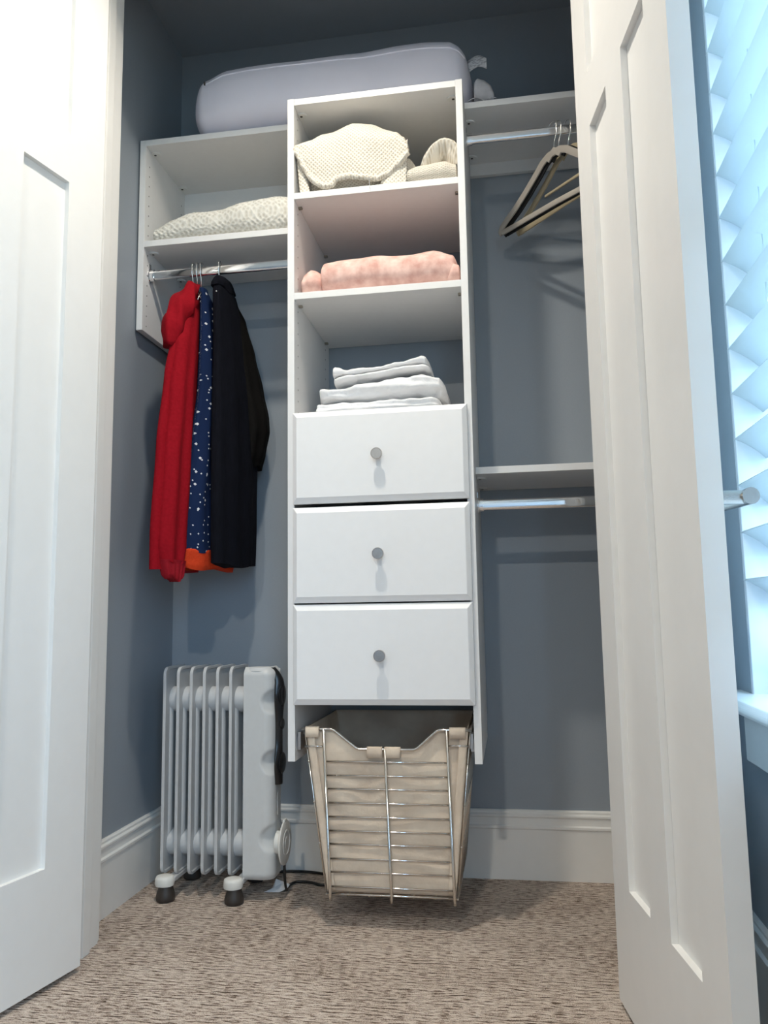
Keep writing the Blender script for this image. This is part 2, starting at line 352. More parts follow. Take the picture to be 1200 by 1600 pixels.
window('window_added', VY0, VY1, 'unseen window added further along the right wall for more daylight')
bl = thing('window_blind', (XR+.02, WY1, WZ0), 'white slatted blind with tilted open slats covering the bright window', 'blind')
SW, ST, TILT = .068, .0032, radians(36)
prof = []
for k in range(9): q = k/8-.5; prof.append((q*SW, .0035*(1-4*q*q)))
for k in range(9): q = .5-k/8; prof.append((q*SW, .0035*(1-4*q*q)-ST))
def slat_pt(p, k):
    x = p[0]+SW/2; return (x*cos(TILT)-p[1]*-sin(TILT), (WY0+.02, WY1-.002)[k], -x*sin(TILT)+p[1]*cos(TILT))
smesh = MB().prism(prof, slat_pt).mesh('slat'); smesh.materials.append(MATS['slat_white'])
zs_ = .827
while zs_ < WZ1-.06:
    o = bpy.data.objects.new('slat', smesh); COL.objects.link(o); o.parent = bl; o.matrix_parent_inverse = pinv(bl); o.location = (XR+.001, 0, zs_); zs_ += .0905
for yy in (WY1-.16, (WY0+WY1)/2, WY0+.16):
    MB().tube([(XR+.03, yy, .80), (XR+.03, yy, WZ1-.05)], .0009, 6).build('ladder_cord', 'slat_white', bl)
box('head_rail', 'slat_white', bl, XR+.004, XR+.06, WY0+.02, WY1-.016, WZ1-.06, WZ1-.014, bevel=.002)

# ------------------------------------------------------------------ organiser: tower
tw = thing('closet_tower', (0, -TD, ZB), 'white central shelf tower with three drawers hung on the back wall', 'shelf unit')
def mel(nm, par, *a): return box(nm, 'melamine', par, *a, bevel=.0008)
mel('side_panel', tw, 0, T, -TD, -.002, ZB, ZT); mel('side_panel', tw, W-T, W, -TD, -.002, ZB, ZT)
Z1, Z2, Z3, Z4 = 1.9408, 1.649, 1.296, .5635
for z in (ZT-.0008, Z1, Z2, Z3, Z4): mel('shelf', tw, T, W-T, -TD+.001, -.004, z-T, z)
def drawer(z0, z1):
    x0, x1, yf = .0178, .4826, -.445
    g = MB(); bw, bd = .016, .010
    f0 = [(x0, z0), (x1, z0), (x1, z1), (x0, z1)]; f1 = [(x0+bw*.8, z0+bw), (x1-bw*.8, z0+bw), (x1-bw*.8, z1-bw), (x0+bw*.8, z1-bw)]
    vs_ = [(x, -TD-.0012, z) for x, z in f0]+[(x, yf+bd, z) for x, z in f0]+[(x, yf, z) for x, z in f1]
    fs = [(0, 1, 2, 3), (8, 9, 10, 11)]+[(i, (i+1) % 4, 4+(i+1) % 4, 4+i) for i in range(4)]+[(4+i, 4+(i+1) % 4, 8+(i+1) % 4, 8+i) for i in range(4)]
    d = g.add(vs_, fs).build('drawer', 'drawer_white', tw, bevel=.0012)
    zc = (z0+z1)/2-.003
    MB().lathe([(.0075, 0), (.0065, .004), (.006, .014), (.0085, .017), (.0145, .0185), (.0150, .0195), (.0150, .0265), (.0143, .0275), (.0136, .0275), (.0132, .0268), (.0001, .0268)], (.2487, yf, zc), 'Y', 32).build('knob', 'nickel', d, smooth='auto', angle=30)
    MB().box(T+.006, W-T-.006, -TD+.001, -.03, z0+.02, z0+.032).box(T+.006, T+.018, -TD+.001, -.03, z0+.032, z1-.06).box(W-T-.018, W-T-.006, -TD+.001, -.03, z0+.032, z1-.06).box(T+.018, W-T-.018, -.042, -.03, z0+.032, z1-.06).build('drawer_box', 'melamine', d)
drawer(1.0595, 1.3070); drawer(.8000, 1.0503); drawer(.5415, .7962)
def cam_fit(par, x, y, z, flip=1):
    """oval plastic connector under a shelf against a side panel; x at the panel, flip +1 to the right"""
    MB().rings([[(x+flip*(.001+max(0, .008+cos(a)*.017)), y+sin(a)*.012, z-h) for a in [2*pi*k/20 for k in range(20)]] for h in (0, .0035, .0045)]).build('shelf_connector', 'cam_plastic', par, smooth='auto')
    MB().rings([[(x+flip*(.009+cos(a)*.004), y+sin(a)*.004, z-h) for a in [2*pi*k/10 for k in range(10)]] for h in (.0046, .0049)]).build('connector_screw', 'hole_dark', par)
def pin(par, x, y, z, flip=1):
    MB().box(*sorted((x, x+flip*.011)), y-.005, y+.005, z-.006, z).build('shelf_pin', 'screw_metal', par, bevel=.001)
for x, fl in ((T, 1), (W-T, -1)):
    for y in (-.375, -.06): cam_fit(tw, x, y, ZT-T-.001, fl)
    for z in (Z1, Z2):
        for y in (-.375, -.06): pin(tw, x, y, z-T, fl)
def holes(par, x, fl, ys, z0, z1, step=.032):
    g = MB(); z = z0
    while z < z1:
        for y in ys:
            g.add([(x+fl*.0004, y+.0024*cos(a), z+.0024*sin(a)) for a in [2*pi*k/8 for k in range(8)]], [tuple(range(8))])
        z += step
    return tag(g.build('peg_holes', 'hole_dark', par), kind='stuff')
holes(tw, T, 1, (-.385, -.055), 1.32, 2.19); holes(tw, W-T, -1, (-.385, -.055), 1.32, 2.19)
# basket runners on the tower
for x, fl in ((T, 1), (W-T, -1)):
    MB().box(*sorted((x, x+fl*.010)), -.405, -.03, .425, .455).build('basket_runner', 'slide_metal', tw, bevel=.001)
    MB().box(*sorted((x+fl*.003, x+fl*.0115)), -.410, -.385, .432, .470).build('runner_bracket', 'slide_metal', tw, bevel=.001)

# ------------------------------------------------------------------ organiser: left unit
XL = -.4998; SD = .311; RODY = -.27
lu = thing('wall_shelf_unit', (XL, -SD, 1.6209), 'white two-shelf unit with hanging rail fixed between left wall and tower', 'shelf unit')
mel('side_panel', lu, XL, XL+T, -SD, -.001, 1.6209, 2.2257)
mel('shelf', lu, XL+T, -.001, -SD, -.002, 2.2257-T, 2.2257); mel('shelf', lu, XL+T, -.001, -SD, -.002, 1.8991-T, 1.8991)
mel('back_rail', lu, XL+T, -.001, -.018, -.002, 2.2257-T-.09, 2.2257-T)
for z in (2.2257-T, 1.8991-T):
    for y in (-.265, -.06): cam_fit(lu, XL+T, y, z, 1)
holes(lu, XL+T, 1, (-.285, -.045), 1.64, 2.18)
def rod(par, x0, x1, z):
    s_ = []
    for x in (x0, x1): s_.append([(x, RODY+.0075*cos(a), z+.0150*(1 if sin(a) >= 0 else -1)*abs(sin(a))**.6) for a in [2*pi*k/28 for k in range(28)]])
    MB().rings(s_).build('hanging_rail', 'chrome', par, smooth='auto', angle=50)
    for x, fl in ((x0, 1), (x1, -1)):
        MB().rings([[(x+fl*q, RODY+.0105*cos(a)*g, z+.0185*sin(a)*g) for a in [2*pi*k/24 for k in range(24)]] for q, g in ((0, 1.25), (.003, 1.25), (.0035, 1.), (.017, 1.))]).build('rail_cup', 'chrome', par, smooth='auto')
        MB().box(*sorted((x, x+fl*.003)), RODY-.006, RODY+.006, z+.016, z+.036).build('rail_bracket', 'slide_metal', par, bevel=.0005)
rod(lu, XL+T, -.0005, 1.806)

# ------------------------------------------------------------------ organiser: right shelves
ru = thing('hanging_shelf', (W, -SD, 2.13), 'white top shelf with chrome rail and empty hangers right of the tower', 'shelf')
mel('shelf', ru, W+.0005, XCR-.001, -SD, -.002, 2.2285-T, 2.2285); mel('back_rail', ru, W+.0005, XCR-.001, -.018, -.002, 2.2285-T-.040, 2.2285-T)
for y in (-.245, -.06): cam_fit(ru, W, y, 2.2285-T, 1)
rod(ru, W+.0005, XCR-.001, 2.1385)
rl = thing('hanging_shelf', (W, -SD, 1.05), 'white lower shelf with bare chrome rail right of the drawers', 'shelf')
mel('shelf', rl, W+.0005, XCR-.001, -.313, -.002, 1.1603-T, 1.1603)
for y in (-.245, -.06): cam_fit(rl, W, y, 1.1603-T, 1)
rod(rl, W+.0005, XCR-.001, 1.0612)

# ------------------------------------------------------------------ hamper basket
hb = thing('hamper_basket', (.255, -.25, .078), 'chrome wire hamper basket with beige canvas liner under the drawers', 'basket')
BY0, BY1 = -.42, -.055                     # front, back
def bw_x(z):                               # half-tapered sides: (left x, right x) at height z
    t = (z-.08)/(.478-.08); return lerp(.098, .043, t), lerp(.425, .466, t)
WR = .0025
def wire(pts, r=WR, seg=7, nm='wire'): return MB().tube(pts, r, seg).build(nm, 'wire_chrome', hb, smooth=True)
# front rim with its dip, side and back rims
zt_ = .480; zd_ = .431
rim = [(.036, BY0, zt_), (.113, BY0, zt_), (.121, BY0, zt_-.003), (.176, BY0, zd_+.004), (.185, BY0, zd_), (.325, BY0, zd_), (.334, BY0, zd_+.004), (.383, BY0, zt_-.003), (.391, BY0, zt_), (.470, BY0, zt_)]
wire(rim, .0038, 8, 'front_rim')
for sd in (0, 1):
    x = bw_x(zt_)[sd]; wire([(x, BY0, zt_), (x, BY1, zt_)], .003, 8, 'side_rim')
wire([(bw_x(zt_)[0], BY1, zt_), (bw_x(zt_)[1], BY1, zt_)], .003, 8, 'back_rim')
# three uprights on the front, bent under at the foot
for xt, xb, zt2 in ((.0942, .1090, zt_), (.2520, .2630, zd_), (.4080, .4180, zt_)):
    wire([(xt, BY0-.004, zt2), (xb, BY0-.004, .088), (xb, BY0-.004, .066)], .0040, 8, 'upright')
for z in (.4001, .3659, .3333, .2994, .2656, .2319, .1999, .165, .1333, .0987):
    t_ = (z-.0754)/.4; wire([(lerp(.1096, .0945, t_), BY0, z), (lerp(.4182, .4085, t_), BY0, z)])
wire([(.044, BY0, .437), (.0955, BY0, .437)]); wire([(.409, BY0, .4415), (.463, BY0, .4415)])
# bottom grid
for y in (BY0, BY0+.018): wire([(.098, y, .081 if y == BY0 else .076), (.425, y, .081 if y == BY0 else .076)], .0026)
wire([(.098, BY1, .078), (.425, BY1, .078)], .0026)
for k in range(7):
    x = lerp(.098, .425, k/6); wire([(x, BY0, .078), (x, BY1, .078)])
# slanted sides
for sd in (0, 1):
    for k in range(8):
        y = lerp(BY0+.005, BY1, k/7); wire([(bw_x(zt_)[sd], y, zt_), (bw_x(.08)[sd], y, .08)])
    for z in (.40, .30, .20):
        x = bw_x(z)[sd]; wire([(x, BY0, z), (x, BY1, z)])
for k in range(5):
    x = lerp(.06, .45, k/4); xb = lerp(.11, .41, k/4); wire([(x, BY1, zt_), (xb, BY1, .08)])
# canvas liner: one sheet round the four sides with a floor
def rim_z(x):
    return keyed([(.036, zt_), (.113, zt_-.001), (.18, zd_+.001), (.33, zd_+.001), (.388, zt_-.001), (.47, zt_)], x)
ins = .0075; side_n = 44; hn = 34
def liner_pt(per, v):
    """per 0..4 round the basket from the left front corner, v 0 (floor) .. 1 (rim)"""
    k = int(min(per, 3.9999)); f_ = per-k
    zb_ = .086
    def at(z):
        l, r_ = bw_x(z); l += ins; r_ -= ins; a, b_ = BY0+ins, BY1-ins
        c = [(l, a), (r_, a), (r_, b_), (l, b_)]; p, q = c[k], c[(k+1) % 4]
        return lerp(p[0], q[0], f_), lerp(p[1], q[1], f_)
    x_, y_ = at(.3)
    top = rim_z(lerp(.043, .466, f_)) if k == 0 else zt_+.004
    z = lerp(zb_, top, v); x_, y_ = at(z)
    env = min(1, v*5, (1-v)*6+.1)*min(1, f_*9+.08, (1-f_)*9+.08)
    wr = .006*nz(x_*5, z*16, y_*5, 1, 3)+.0045*nz(x_*14, z*34, y_*14, 1, 5)+.010*nz(x_*9+z*6, z*12-x_*4, y_*9, 1, 9)
    wr = min(wr, .0046)
    o_ = [(0, -1), (1, 0), (0, 1), (-1, 0)][k]
    return (x_+o_[0]*wr*env, y_+o_[1]*wr*env, z)
g = MB(); n = side_n*4
g.grid(n, hn, lambda u, v: liner_pt(u*4, v)); g.box(.108, .415, BY0+.012, BY1-.012, .083, .0865)
ln = g.build('liner', 'canvas', hb, smooth=True, solid=.0012)
# hems and tabs of the liner folded over the rim
def tab(x0, x1, zr):
    gg = MB(); rings = []
    for k in range(13):
        a = lerp(-.62*pi, 1.62*pi, k/12)
        rings.append([(x, BY0+sin(a)*.0052*(1), zr+cos(a)*.0052-.0) for x in (x0, x1)])
    pts = [(BY0-.0058, zr-.020), (BY0-.0062, zr-.008), (BY0-.0056, zr+.002), (BY0-.0025, zr+.0058), (BY0+.003, zr+.0056), (BY0+.0062, zr), (BY0+.0065, zr-.02)]
    gg.grid(6, len(pts)-1, lambda u, v: (lerp(x0, x1, u), pts[round(v*(len(pts)-1))][0], pts[round(v*(len(pts)-1))][1]))
    gg.build('tab', 'canvas', ln, smooth=True, solid=.0022)
for a, b_, z in ((.047, .082, zt_), (.206, .245, zd_), (.251, .291, zd_), (.415, .455, zt_)): tab(a, b_, z)
for sd in (0, 1):   # stitched edge strips down the front corners
    gg = MB(); pl = []
    def strip(u, v, sd=sd):
        z = lerp(.09, zt_-.004, v); x = bw_x(z)[sd]+(ins if sd == 0 else -ins); s_ = 1 if sd == 0 else -1
        return (x+s_*lerp(-.003, .017, u), BY0+.0005+.003*nz(0, z*20, sd, 1, 4)*(u), z)
    gg.grid(3, 20, strip); gg.build('seam_strip', 'canvas', ln, smooth=True, solid=.0015)

# ------------------------------------------------------------------ oil radiator
ht = thing('oil_radiator', (-.245, -.20, 0), 'grey finned oil radiator on dark casters standing in the left corner', 'heater')
HY0, HY1, HZ0, HZ1 = -.272, -.122, .060, .627
# one fin: pressed plate with rolled rim and two oil channels, in local x
def rrect(y0, y1, z0, z1, r, nseg=5):
    out = []
    for cy_, cz_, a0 in ((y1-r, z1-r, 0), (y0+r, z1-r, pi/2), (y0+r, z0+r, pi), (y1-r, z0+r, 1.5*pi)):
        for k in range(nseg+1): a = a0+pi/2*k/nseg; out.append((cy_+r*cos(a), cz_+r*sin(a)))
    return out
def fin_mesh():
    g = MB()
    for sgn in (1,):
        R = [rrect(HY0, HY1, HZ0, HZ1, .022), rrect(HY0, HY1, HZ0, HZ1, .022), rrect(HY0+.006, HY1-.006, HZ0+.006, HZ1-.006, .018), rrect(HY0+.009, HY1-.009, HZ0+.009, HZ1-.009, .016)]
        xs_ = [-.0042, .0042, .0042, .0014]
        g.rings([[(x, y, z) for y, z in r_] for x, r_ in zip(xs_, R)], cap=True)
    # oil channel: raised flat oval tubes top, bottom and two uprights
    for y in (-.226, -.160):
        g.rings([[(.0085*sin(a)*(1-abs(2*v-1)**14*.6), y+.012*cos(a), lerp(HZ0+.075, HZ1-.075, v)) for a in [2*pi*k/14 for k in range(14)]] for v in [i/10 for i in range(11)]])
    return g.mesh('fin')
fm = fin_mesh(); fm.materials.append(MATS['radiator_enamel'])
fm.polygons.foreach_set('use_smooth', [True]*len(fm.polygons))
bm = bmesh.new(); bm.from_mesh(fm)
for e in bm.edges:
    if len(e.link_faces) == 2 and e.calc_face_angle() > radians(38): e.smooth = False
bm.to_mesh(fm); bm.free()
FX = [-.4058, -.3655, -.3265, -.2875, -.2485, -.2095]
for x in FX:
    o = bpy.data.objects.new('fin', fm); COL.objects.link(o); o.parent = ht; o.matrix_parent_inverse = pinv(ht); o.location = (x, 0, 0)
for z in (HZ1-.095, HZ0+.075):      # manifold bosses joining the fins
    MB().lathe([(.030, -.415), (.036, -.41), (.036, -.18), (.03, -.16)], (0, -.208, z), 'X', 24).build('manifold', 'radiator_enamel', ht, smooth='auto')
for x in FX:
    for z in (HZ1-.095, HZ0+.075):
        MB().lathe([(.026, -.0165), (.031, -.013), (.0345, -.007), (.0355, .0), (.0345, .007), (.031, .013), (.026, .0165)], (x+.0195, -.208, z), 'X', 24).build('manifold_boss', 'radiator_enamel', ht, smooth=True)
# control housing: curved shell with three scalloped dents in its front right edge
CX0, CX1 = -.1690, -.0830
dents = [(.530, .044), (.367, .044), (.165, .048)]
def shell_pt(u, v):
    # profile from left front edge, across the front, round the corner and along the right side
    z = lerp(HZ0-.004, HZ1-.001, v)
    r = .030; Lf = CX1-CX0-r; Lc = pi/2*r; Ls = .042
    s_ = u*(Lf+Lc+Ls)
    if s_ < Lf: x, y = CX0+s_, HY0-.006
    elif s_ < Lf+Lc: a = (s_-Lf)/r; x, y = CX1-r+r*sin(a), HY0-.006+r-r*cos(a)
    else: x, y = CX1, HY0-.006+r+(s_-Lf-Lc)
    # rounded top and bottom
    e = max(0, (v-.955)/.045); e2 = max(0, (.03-v)/.03)
    k = 1-.10*(e**2.2)-.06*(e2**2)
    yc = (HY0+HY1)/2
    y = yc+(y-yc)*(1-.22*e**2.5-.12*e2**2); x = CX0+(x-CX0)*(1-.16*e**2.5-.05*e2**2)
    for zc, rad in dents:
        d_ = hypot((x-CX1-.004)*1.0, (z-zc)*1.15)/rad
        if d_ < 1 and s_ < Lf+Lc*1.0:
            dep = .026*(1-d_)**.8*min(1, (1-d_)*4); y += dep
    return (x, y, z)
g = MB(); g.grid(70, 150, shell_pt)
# left closing wall, back, top
g.box(CX0, CX0+.002, HY0-.004, HY1, HZ0, HZ1-.012); g.box(CX0, CX1-.0005, HY0+.064, HY0+.068, HZ0+.002, HZ1-.008)
g.build('control_housing', 'heater_cover', ht, smooth='auto', angle=50)
top_pts = []
MB().rings([[(lerp(CX0, CX1-.016, .5)+cos(a)*.037*q_, HY0+.030+sin(a)*.030*q_, HZ1-.004+h) for a in [2*pi*k/32 for k in range(32)]] for q_, h in ((1.15, -.008), (1.0, .001), (.5, .002))]).build('housing_cap', 'heater_cover', ht, smooth='auto')
# black control strip on the right face with three dials
yc = -.218
def ctrl(u, v):
    z = lerp(.305, HZ1-.004, v); e = max(0, (v-.86)/.14)
    hw = .018+.018*math.exp(-((z-.545)/.045)**2)+.018*math.exp(-((z-.358)/.040)**2)
    a = lerp(-1, 1, u)
    return (CX1-.001+(.016+.006*math.exp(-((z-.55)/.05)**2))*(1-abs(a)**3)-e**2*.022, yc-.025+a*hw*.62, z)
cs = MB().grid(24, 60, ctrl).build('control_strip', 'black_plastic', ht, smooth=True, solid=.002)
for z, r in ((.547, .030), (.468, .015), (.362, .029)):
    MB().lathe([(r*.7, .010), (r*.9, .014), (r, .017), (r*.92, .0195), (r*.7, .0205), (.0001, .0205)], (CX1-.001, yc-.025, z), 'X', 28).build('dial', 'black_plastic', cs, smooth='auto')
box('rating_plate', 'heater_cover', ht, CX1, CX1+.001, -.238, -.210, .22, .28)
# cord reel: white spool standing off the side near the foot
rx = CX1+.001
rl_ = MB().lathe([(.030, 0), (.030, .020)], (rx, -.246, .150), 'X', 24).build('cord_spool', 'white_plastic', ht, smooth='auto')
MB().lathe([(.001, .020), (.056, .020), (.058, .022), (.058, .0245), (.055, .026), (.034, .027), (.033, .0285), (.030, .0285), (.029, .027), (.016, .027), (.015, .0285), (.001, .0285)], (rx, -.246, .150), 'X', 40).build('spool_flange', 'white_plastic', rl_, smooth='auto', angle=30)
MB().box(rx+.019, rx+.026, -.258, -.234, .200, .212).build('spool_clip', 'white_plastic', rl_, bevel=.002)
# feet: white caps on dark casters
for x in (-.372, -.176):
    MB().box(x-.012, x+.012, -.286, -.118, .048, .062).build('foot_bar', 'radiator_enamel', ht, bevel=.003)
    for y in (-.290, -.105):
        MB().rings([[(x-.015+cos(a)*rr, y+sin(a)*rr*.9, z) for a in [2*pi*k/28 for k in range(28)]] for rr, z in ((.018, .040), (.0255, .041), (.0268, .046), (.0262, .058), (.0235, .0645), (.018, .0665), (.004, .067))]).build('foot_cap', 'white_plastic', ht, smooth='auto', angle=50)
        MB().rings([[(x-.012+cos(a)*rr, y+sin(a)*rr, z) for a in [2*pi*k/24 for k in range(24)]] for rr, z in ((.022, 0), (.0255, .004), (.0260, .012), (.0240, .022), (.0205, .032), (.019, .041))]).build('caster', 'caster_rubber', ht, smooth='auto', angle=60)
# its flex on the carpet
cp = [(-.062, -.245, .115), (-.060, -.243, .05), (-.066, -.205, .012), (-.075, -.155, .006), (-.062, -.118, .005), (-.02, -.118, .005), (.018, -.135, .005), (.055, -.11, .005), (.06, -.07, .005), (.01, -.045, .005), (-.04, -.030, .005), (-.11, -.028, .005), (-.16, -.05, .005)]
cv = []
for i in range(len(cp)-1):
    p0, p1, p2, p3 = [Vector(cp[max(0, min(len(cp)-1, i+k))]) for k in (-1, 0, 1, 2)]
    for k in range(6):
        t_ = k/6; cv.append(.5*((2*p1)+(p2-p0)*t_+(2*p0-5*p1+4*p2-p3)*t_*t_+(3*p1-p0-3*p2+p3)*t_**3))
MB().tube(cv, .0038, 8).build('power_cord', 'cord_rubber', ht, smooth=True)
# paper scrap
sp_ = MB(); cx_, cy_ = -.094, -.186
pv = [(-.040, -.012, .001), (-.022, .004, .004), (-.012, .012, .030), (.010, .014, .022), (.030, .006, .018), (.026, -.006, .012), (.005, -.014, .003), (-.012, -.002, .012), (.010, .002, .014)]
sp_.add([(cx_+a, cy_+b_, c) for a, b_, c in pv], [(0, 1, 7), (1, 2, 7), (2, 3, 7), (3, 8, 7), (3, 4, 8), (4, 5, 8), (5, 6, 8), (6, 7, 8), (6, 0, 7)])
tag(sp_.build('paper_scrap', 'paper', solid=.0006), 'crumpled scrap of pale paper on the carpet beside the radiator', 'paper')

# ------------------------------------------------------------------ soft things
def loft_x(name, mat, keys, parent=None, n=60, m=40, ex=2.6, noise_a=0., noise_s=8., seed=1, endp=3., x0=None, x1=None, disp=None, uvs=(1, 1), flat=True, wrinkle=0.):
    """soft bolster along X. keys: x -> (yfront, yback, zbottom, ztop). Ends round off."""
    a, b_ = keys[0][0], keys[-1][0]; rings = []; uv = []
    for i in range(n+1):
        t_ = i/n; x = a+(b_-a)*(.5-.5*cos(pi*t_)); q = abs(2*(x-a)/(b_-a)-1)
        yf, yb, zb_, zt2 = keyed(keys, x)
        e = max(0., (q-(1-endp))/endp) if endp < 1 else 0
        k = math.sqrt(max(1e-4, 1-e*e)) if e else 1
        cy_, cz_ = (yf+yb)/2, zb_+(zt2-zb_)*.46
        R = []
        for j in range(m):
            th = 2*pi*j/m; c, s_ = cos(th), sin(th)
            yy = cy_+(yb-yf)/2*(1 if c > 0 else -1)*abs(c)**(2/ex)*lerp(1, k, .75)
            hz_ = (zt2-cz_) if s_ > 0 else (cz_-zb_)
            zz = cz_+hz_*(1 if s_ > 0 else -1)*abs(s_)**(2/ex)*k
            nn = Vector((0, c, s_))
            d_ = noise_a*nz(x, yy, zz, noise_s, seed)+noise_a*.5*nz(x, yy, zz, noise_s*2.7, seed+1)
            if wrinkle: d_ += wrinkle*(.5-abs(nz(x*9+zz*14, yy*9, zz*26-x*7, 1, seed+5))*2)
            if disp: d_ += disp(x, yy, zz, th)
            yy += nn.y*d_; zz += nn.z*d_
            if flat: zz = max(zz, zb_+.0004)
            R.append((x, yy, zz)); uv.append((x*uvs[0], (j/m if j <= m/2 else 1-j/m)*2*hypot(yb-yf, zt2-zb_)*uvs[1]))
        rings.append(R)
    LAST[:] = rings
    return MB().rings(rings, True, uv).build(name, mat, parent, smooth=True)
LAST = []

# big wrapped cushion on top
bgk = [(-.345, (-.29, -.09, 2.268, 2.375)), (-.330, (-.315, -.06, 2.240, 2.402)), (-.29, (-.335, -.04, 2.2262, 2.422)), (-.22, (-.345, -.03, 2.2262, 2.444)), (-.05, (-.348, -.025, 2.2262, 2.458)), (.2, (-.350, -.025, 2.2262, 2.448)), (.38, (-.350, -.025, 2.2262, 2.450)), (.455, (-.348, -.03, 2.2262, 2.442)), (.50, (-.338, -.045, 2.2262, 2.420)), (.521, (-.318, -.07, 2.2285, 2.38))]
cu = loft_x('wrapped_cushion', 'bag_plastic', [(k, (v_[0], v_[1], max(v_[2], 2.2292), v_[3])) for k, v_ in bgk], None, 90, 56, 3.0, .006, 4., 2, .10, disp=lambda x, y, z, th: .004*sin(x*9+z*20)*max(0, sin(th)))
tag(cu, 'large lavender white plastic-wrapped cushion lying on top of the shelves', 'cushion')
# piping along the front upper edge, laid on the cover
sj = 56/(2*pi)*(pi-.36); j0 = int(sj); seam = []
for R_ in LAST[14:-9]:
    p, q = Vector(R_[j0]), Vector(R_[j0+1]); c = p.lerp(q, sj-j0); nrm = Vector((0, -(q.z-p.z), (q.y-p.y))).normalized()
    if nrm.y > 0: nrm = -nrm
    seam.append(c + nrm*.001)
MB().tube(seam, .0022, 7).build('piping', 'bag_plastic', cu, smooth=True)
MB().box(-.287, -.283, -.336, -.329, 2.368, 2.378).build('zip_pull', 'hole_dark', cu, bevel=.001)
tg = MB(); tg.grid(12, 3, lambda u, v: (.506+.056*u, -.245-.02*u, 2.405+.014*sin(u*2.4)-.040*v*(1-.15*u)-.022*u*u))
tg.build('care_tag', 'tag_white', cu, smooth=True, solid=.001)
gp = loft_x('folded_pad', 'grey_pad', [(.522, (-.315, -.14, 2.2292, 2.300)), (.534, (-.315, -.13, 2.2292, 2.318)), (.550, (-.312, -.13, 2.2292, 2.312)), (.570, (-.308, -.14, 2.2292, 2.295)), (.583, (-.300, -.16, 2.2292, 2.268))], None, 24, 28, 2.8, .004, 14, 5, .12)
tag(gp, 'small grey quilted pad tucked at the right end of the wrapped cushion', 'pad')
ed = MB(); ed.grid(24, 2, lambda u, v: (.505+.082*u, -.3115+.012*u+.004*v, 2.2300+.012*abs(sin(u*5.2))*(1-v*.2)+.004*v)); ed.build('elastic_edge', 'tag_white', gp, smooth=True, solid=.0016)
MB().tube([(.555, -.16, 2.32), (.585, -.15, 2.305), (.615, -.14, 2.268), (.64, -.13, 2.234)], .012, 8, ry=.004).build('strap', 'grey_pad', gp, smooth=True)

# white waffle blanket on the left shelf
def waf(x, y, z, th): return .0022*(sin(x*2*pi/.016+3*nz(x, y, z, 9, 3))*sin((y+z)*2*pi/.014))
wk = [(-.470, (-.285, -.05, 1.8996, 1.935)), (-.455, (-.302, -.03, 1.8996, 1.957)), (-.40, (-.304, -.03, 1.8996, 1.985)), (-.33, (-.302, -.03, 1.8996, 2.008)), (-.25, (-.298, -.03, 1.8996, 2.014)), (-.17, (-.300, -.03, 1.8996, 2.026)), (-.08, (-.300, -.03, 1.8996, 2.030)), (-.02, (-.295, -.04, 1.8996, 2.020)), (-.004, (-.27, -.06, 1.8996, 1.995))]
o = loft_x('folded_blanket', 'waffle_white', wk, None, 170, 110, 2.9, .010, 6, 11, .06, disp=waf)
tag(o, 'white waffle-knit blanket folded on the left shelf above the clothes', 'blanket')

# cream knit blanket, top of the tower
cb = thing('knit_blanket', (.25, -.25, Z1), 'cream chunky knit throw bundled on the top tower shelf', 'blanket')
ZS = Z1+.0004
loft_x('bundle', 'cream_knit', [(.045, (-.375, -.08, ZS, 2.040)), (.065, (-.388, -.05, ZS, 2.078)), (.11, (-.394, -.04, ZS, 2.108)), (.17, (-.394, -.04, ZS, 2.122)), (.24, (-.390, -.04, ZS, 2.114)), (.30, (-.385, -.05, ZS, 2.092)), (.335, (-.378, -.06, ZS, 2.075)), (.375, (-.35, -.09, ZS, 2.01))], cb, 80, 60, 2.3, .008, 9, 21, .12)
loft_x('lower_fold', 'cream_knit', [(.285, (-.388, -.07, ZS, 1.985)), (.32, (-.402, -.05, ZS, 2.008)), (.38, (-.405, -.04, ZS, 2.020)), (.44, (-.404, -.04, ZS, 2.032)), (.470, (-.395, -.05, ZS, 2.022)), (.4755, (-.385, -.06, ZS, 2.0))], cb, 60, 44, 2.6, .005, 12, 23, .06)
# draped flap over the front of the bundle with a curled hem
FT = [(.021, 2.088), (.055, 2.122), (.093, 2.146), (.176, 2.166), (.23, 2.158), (.275, 2.138), (.305, 2.125), (.326, 2.095), (.336, 2.066), (.342, 2.035)]
FB = [(.021, 2.070), (.032, 2.045), (.05, 2.005), (.073, 1.970), (.101, 1.954), (.124, 1.954), (.137, 1.972), (.174, 1.975), (.219, 1.964), (.251, 1.957), (.282, 1.972), (.313, 1.997), (.342, 2.026)]
def flap(u, v):
    x = lerp(.021, .342, u); zt2 = keyed(FT, x); zb2 = keyed(FB, x)
    z = lerp(zb2, zt2, v); e = max(0, v-.60)/.40
    y = -.411-.007*sin(pi*v)-.004*sin(x*38)+.052*e**2*min(1, (zt2-zb2)/.12)+.006*nz(x, 0, z, 14, 6)
    return (x, max(min(y, -.30), -.421), z)
gg = MB(); gg.grid(60, 40, flap)
for i in gg.uv: gg.uv[i] = (gg.v[i][0], gg.v[i][2])
gg.build('front_flap', 'cream_knit', cb, smooth=True, solid=.006)
hem = [flap(u/40, 0) for u in range(41)]
hg = MB().tube([(p[0], p[1]-.004, p[2]+.004+.002*nz(p[0], 0, 0, 30, 2)) for p in hem], .0085, 10)
hg.uv = {i: (p[0], p[2]+p[1]) for i, p in enumerate(hg.v)}; hg.build('rolled_hem', 'cream_knit', cb, smooth=True)
un_ = MB(); un_.grid(14, 16, lambda u, v: (lerp(.262, .333, u)+.006*v, -.404-.004*sin(u*pi), lerp(1.9435, keyed([(0, 1.985), (.6, 2.03), (1, 2.075)], u), v)))
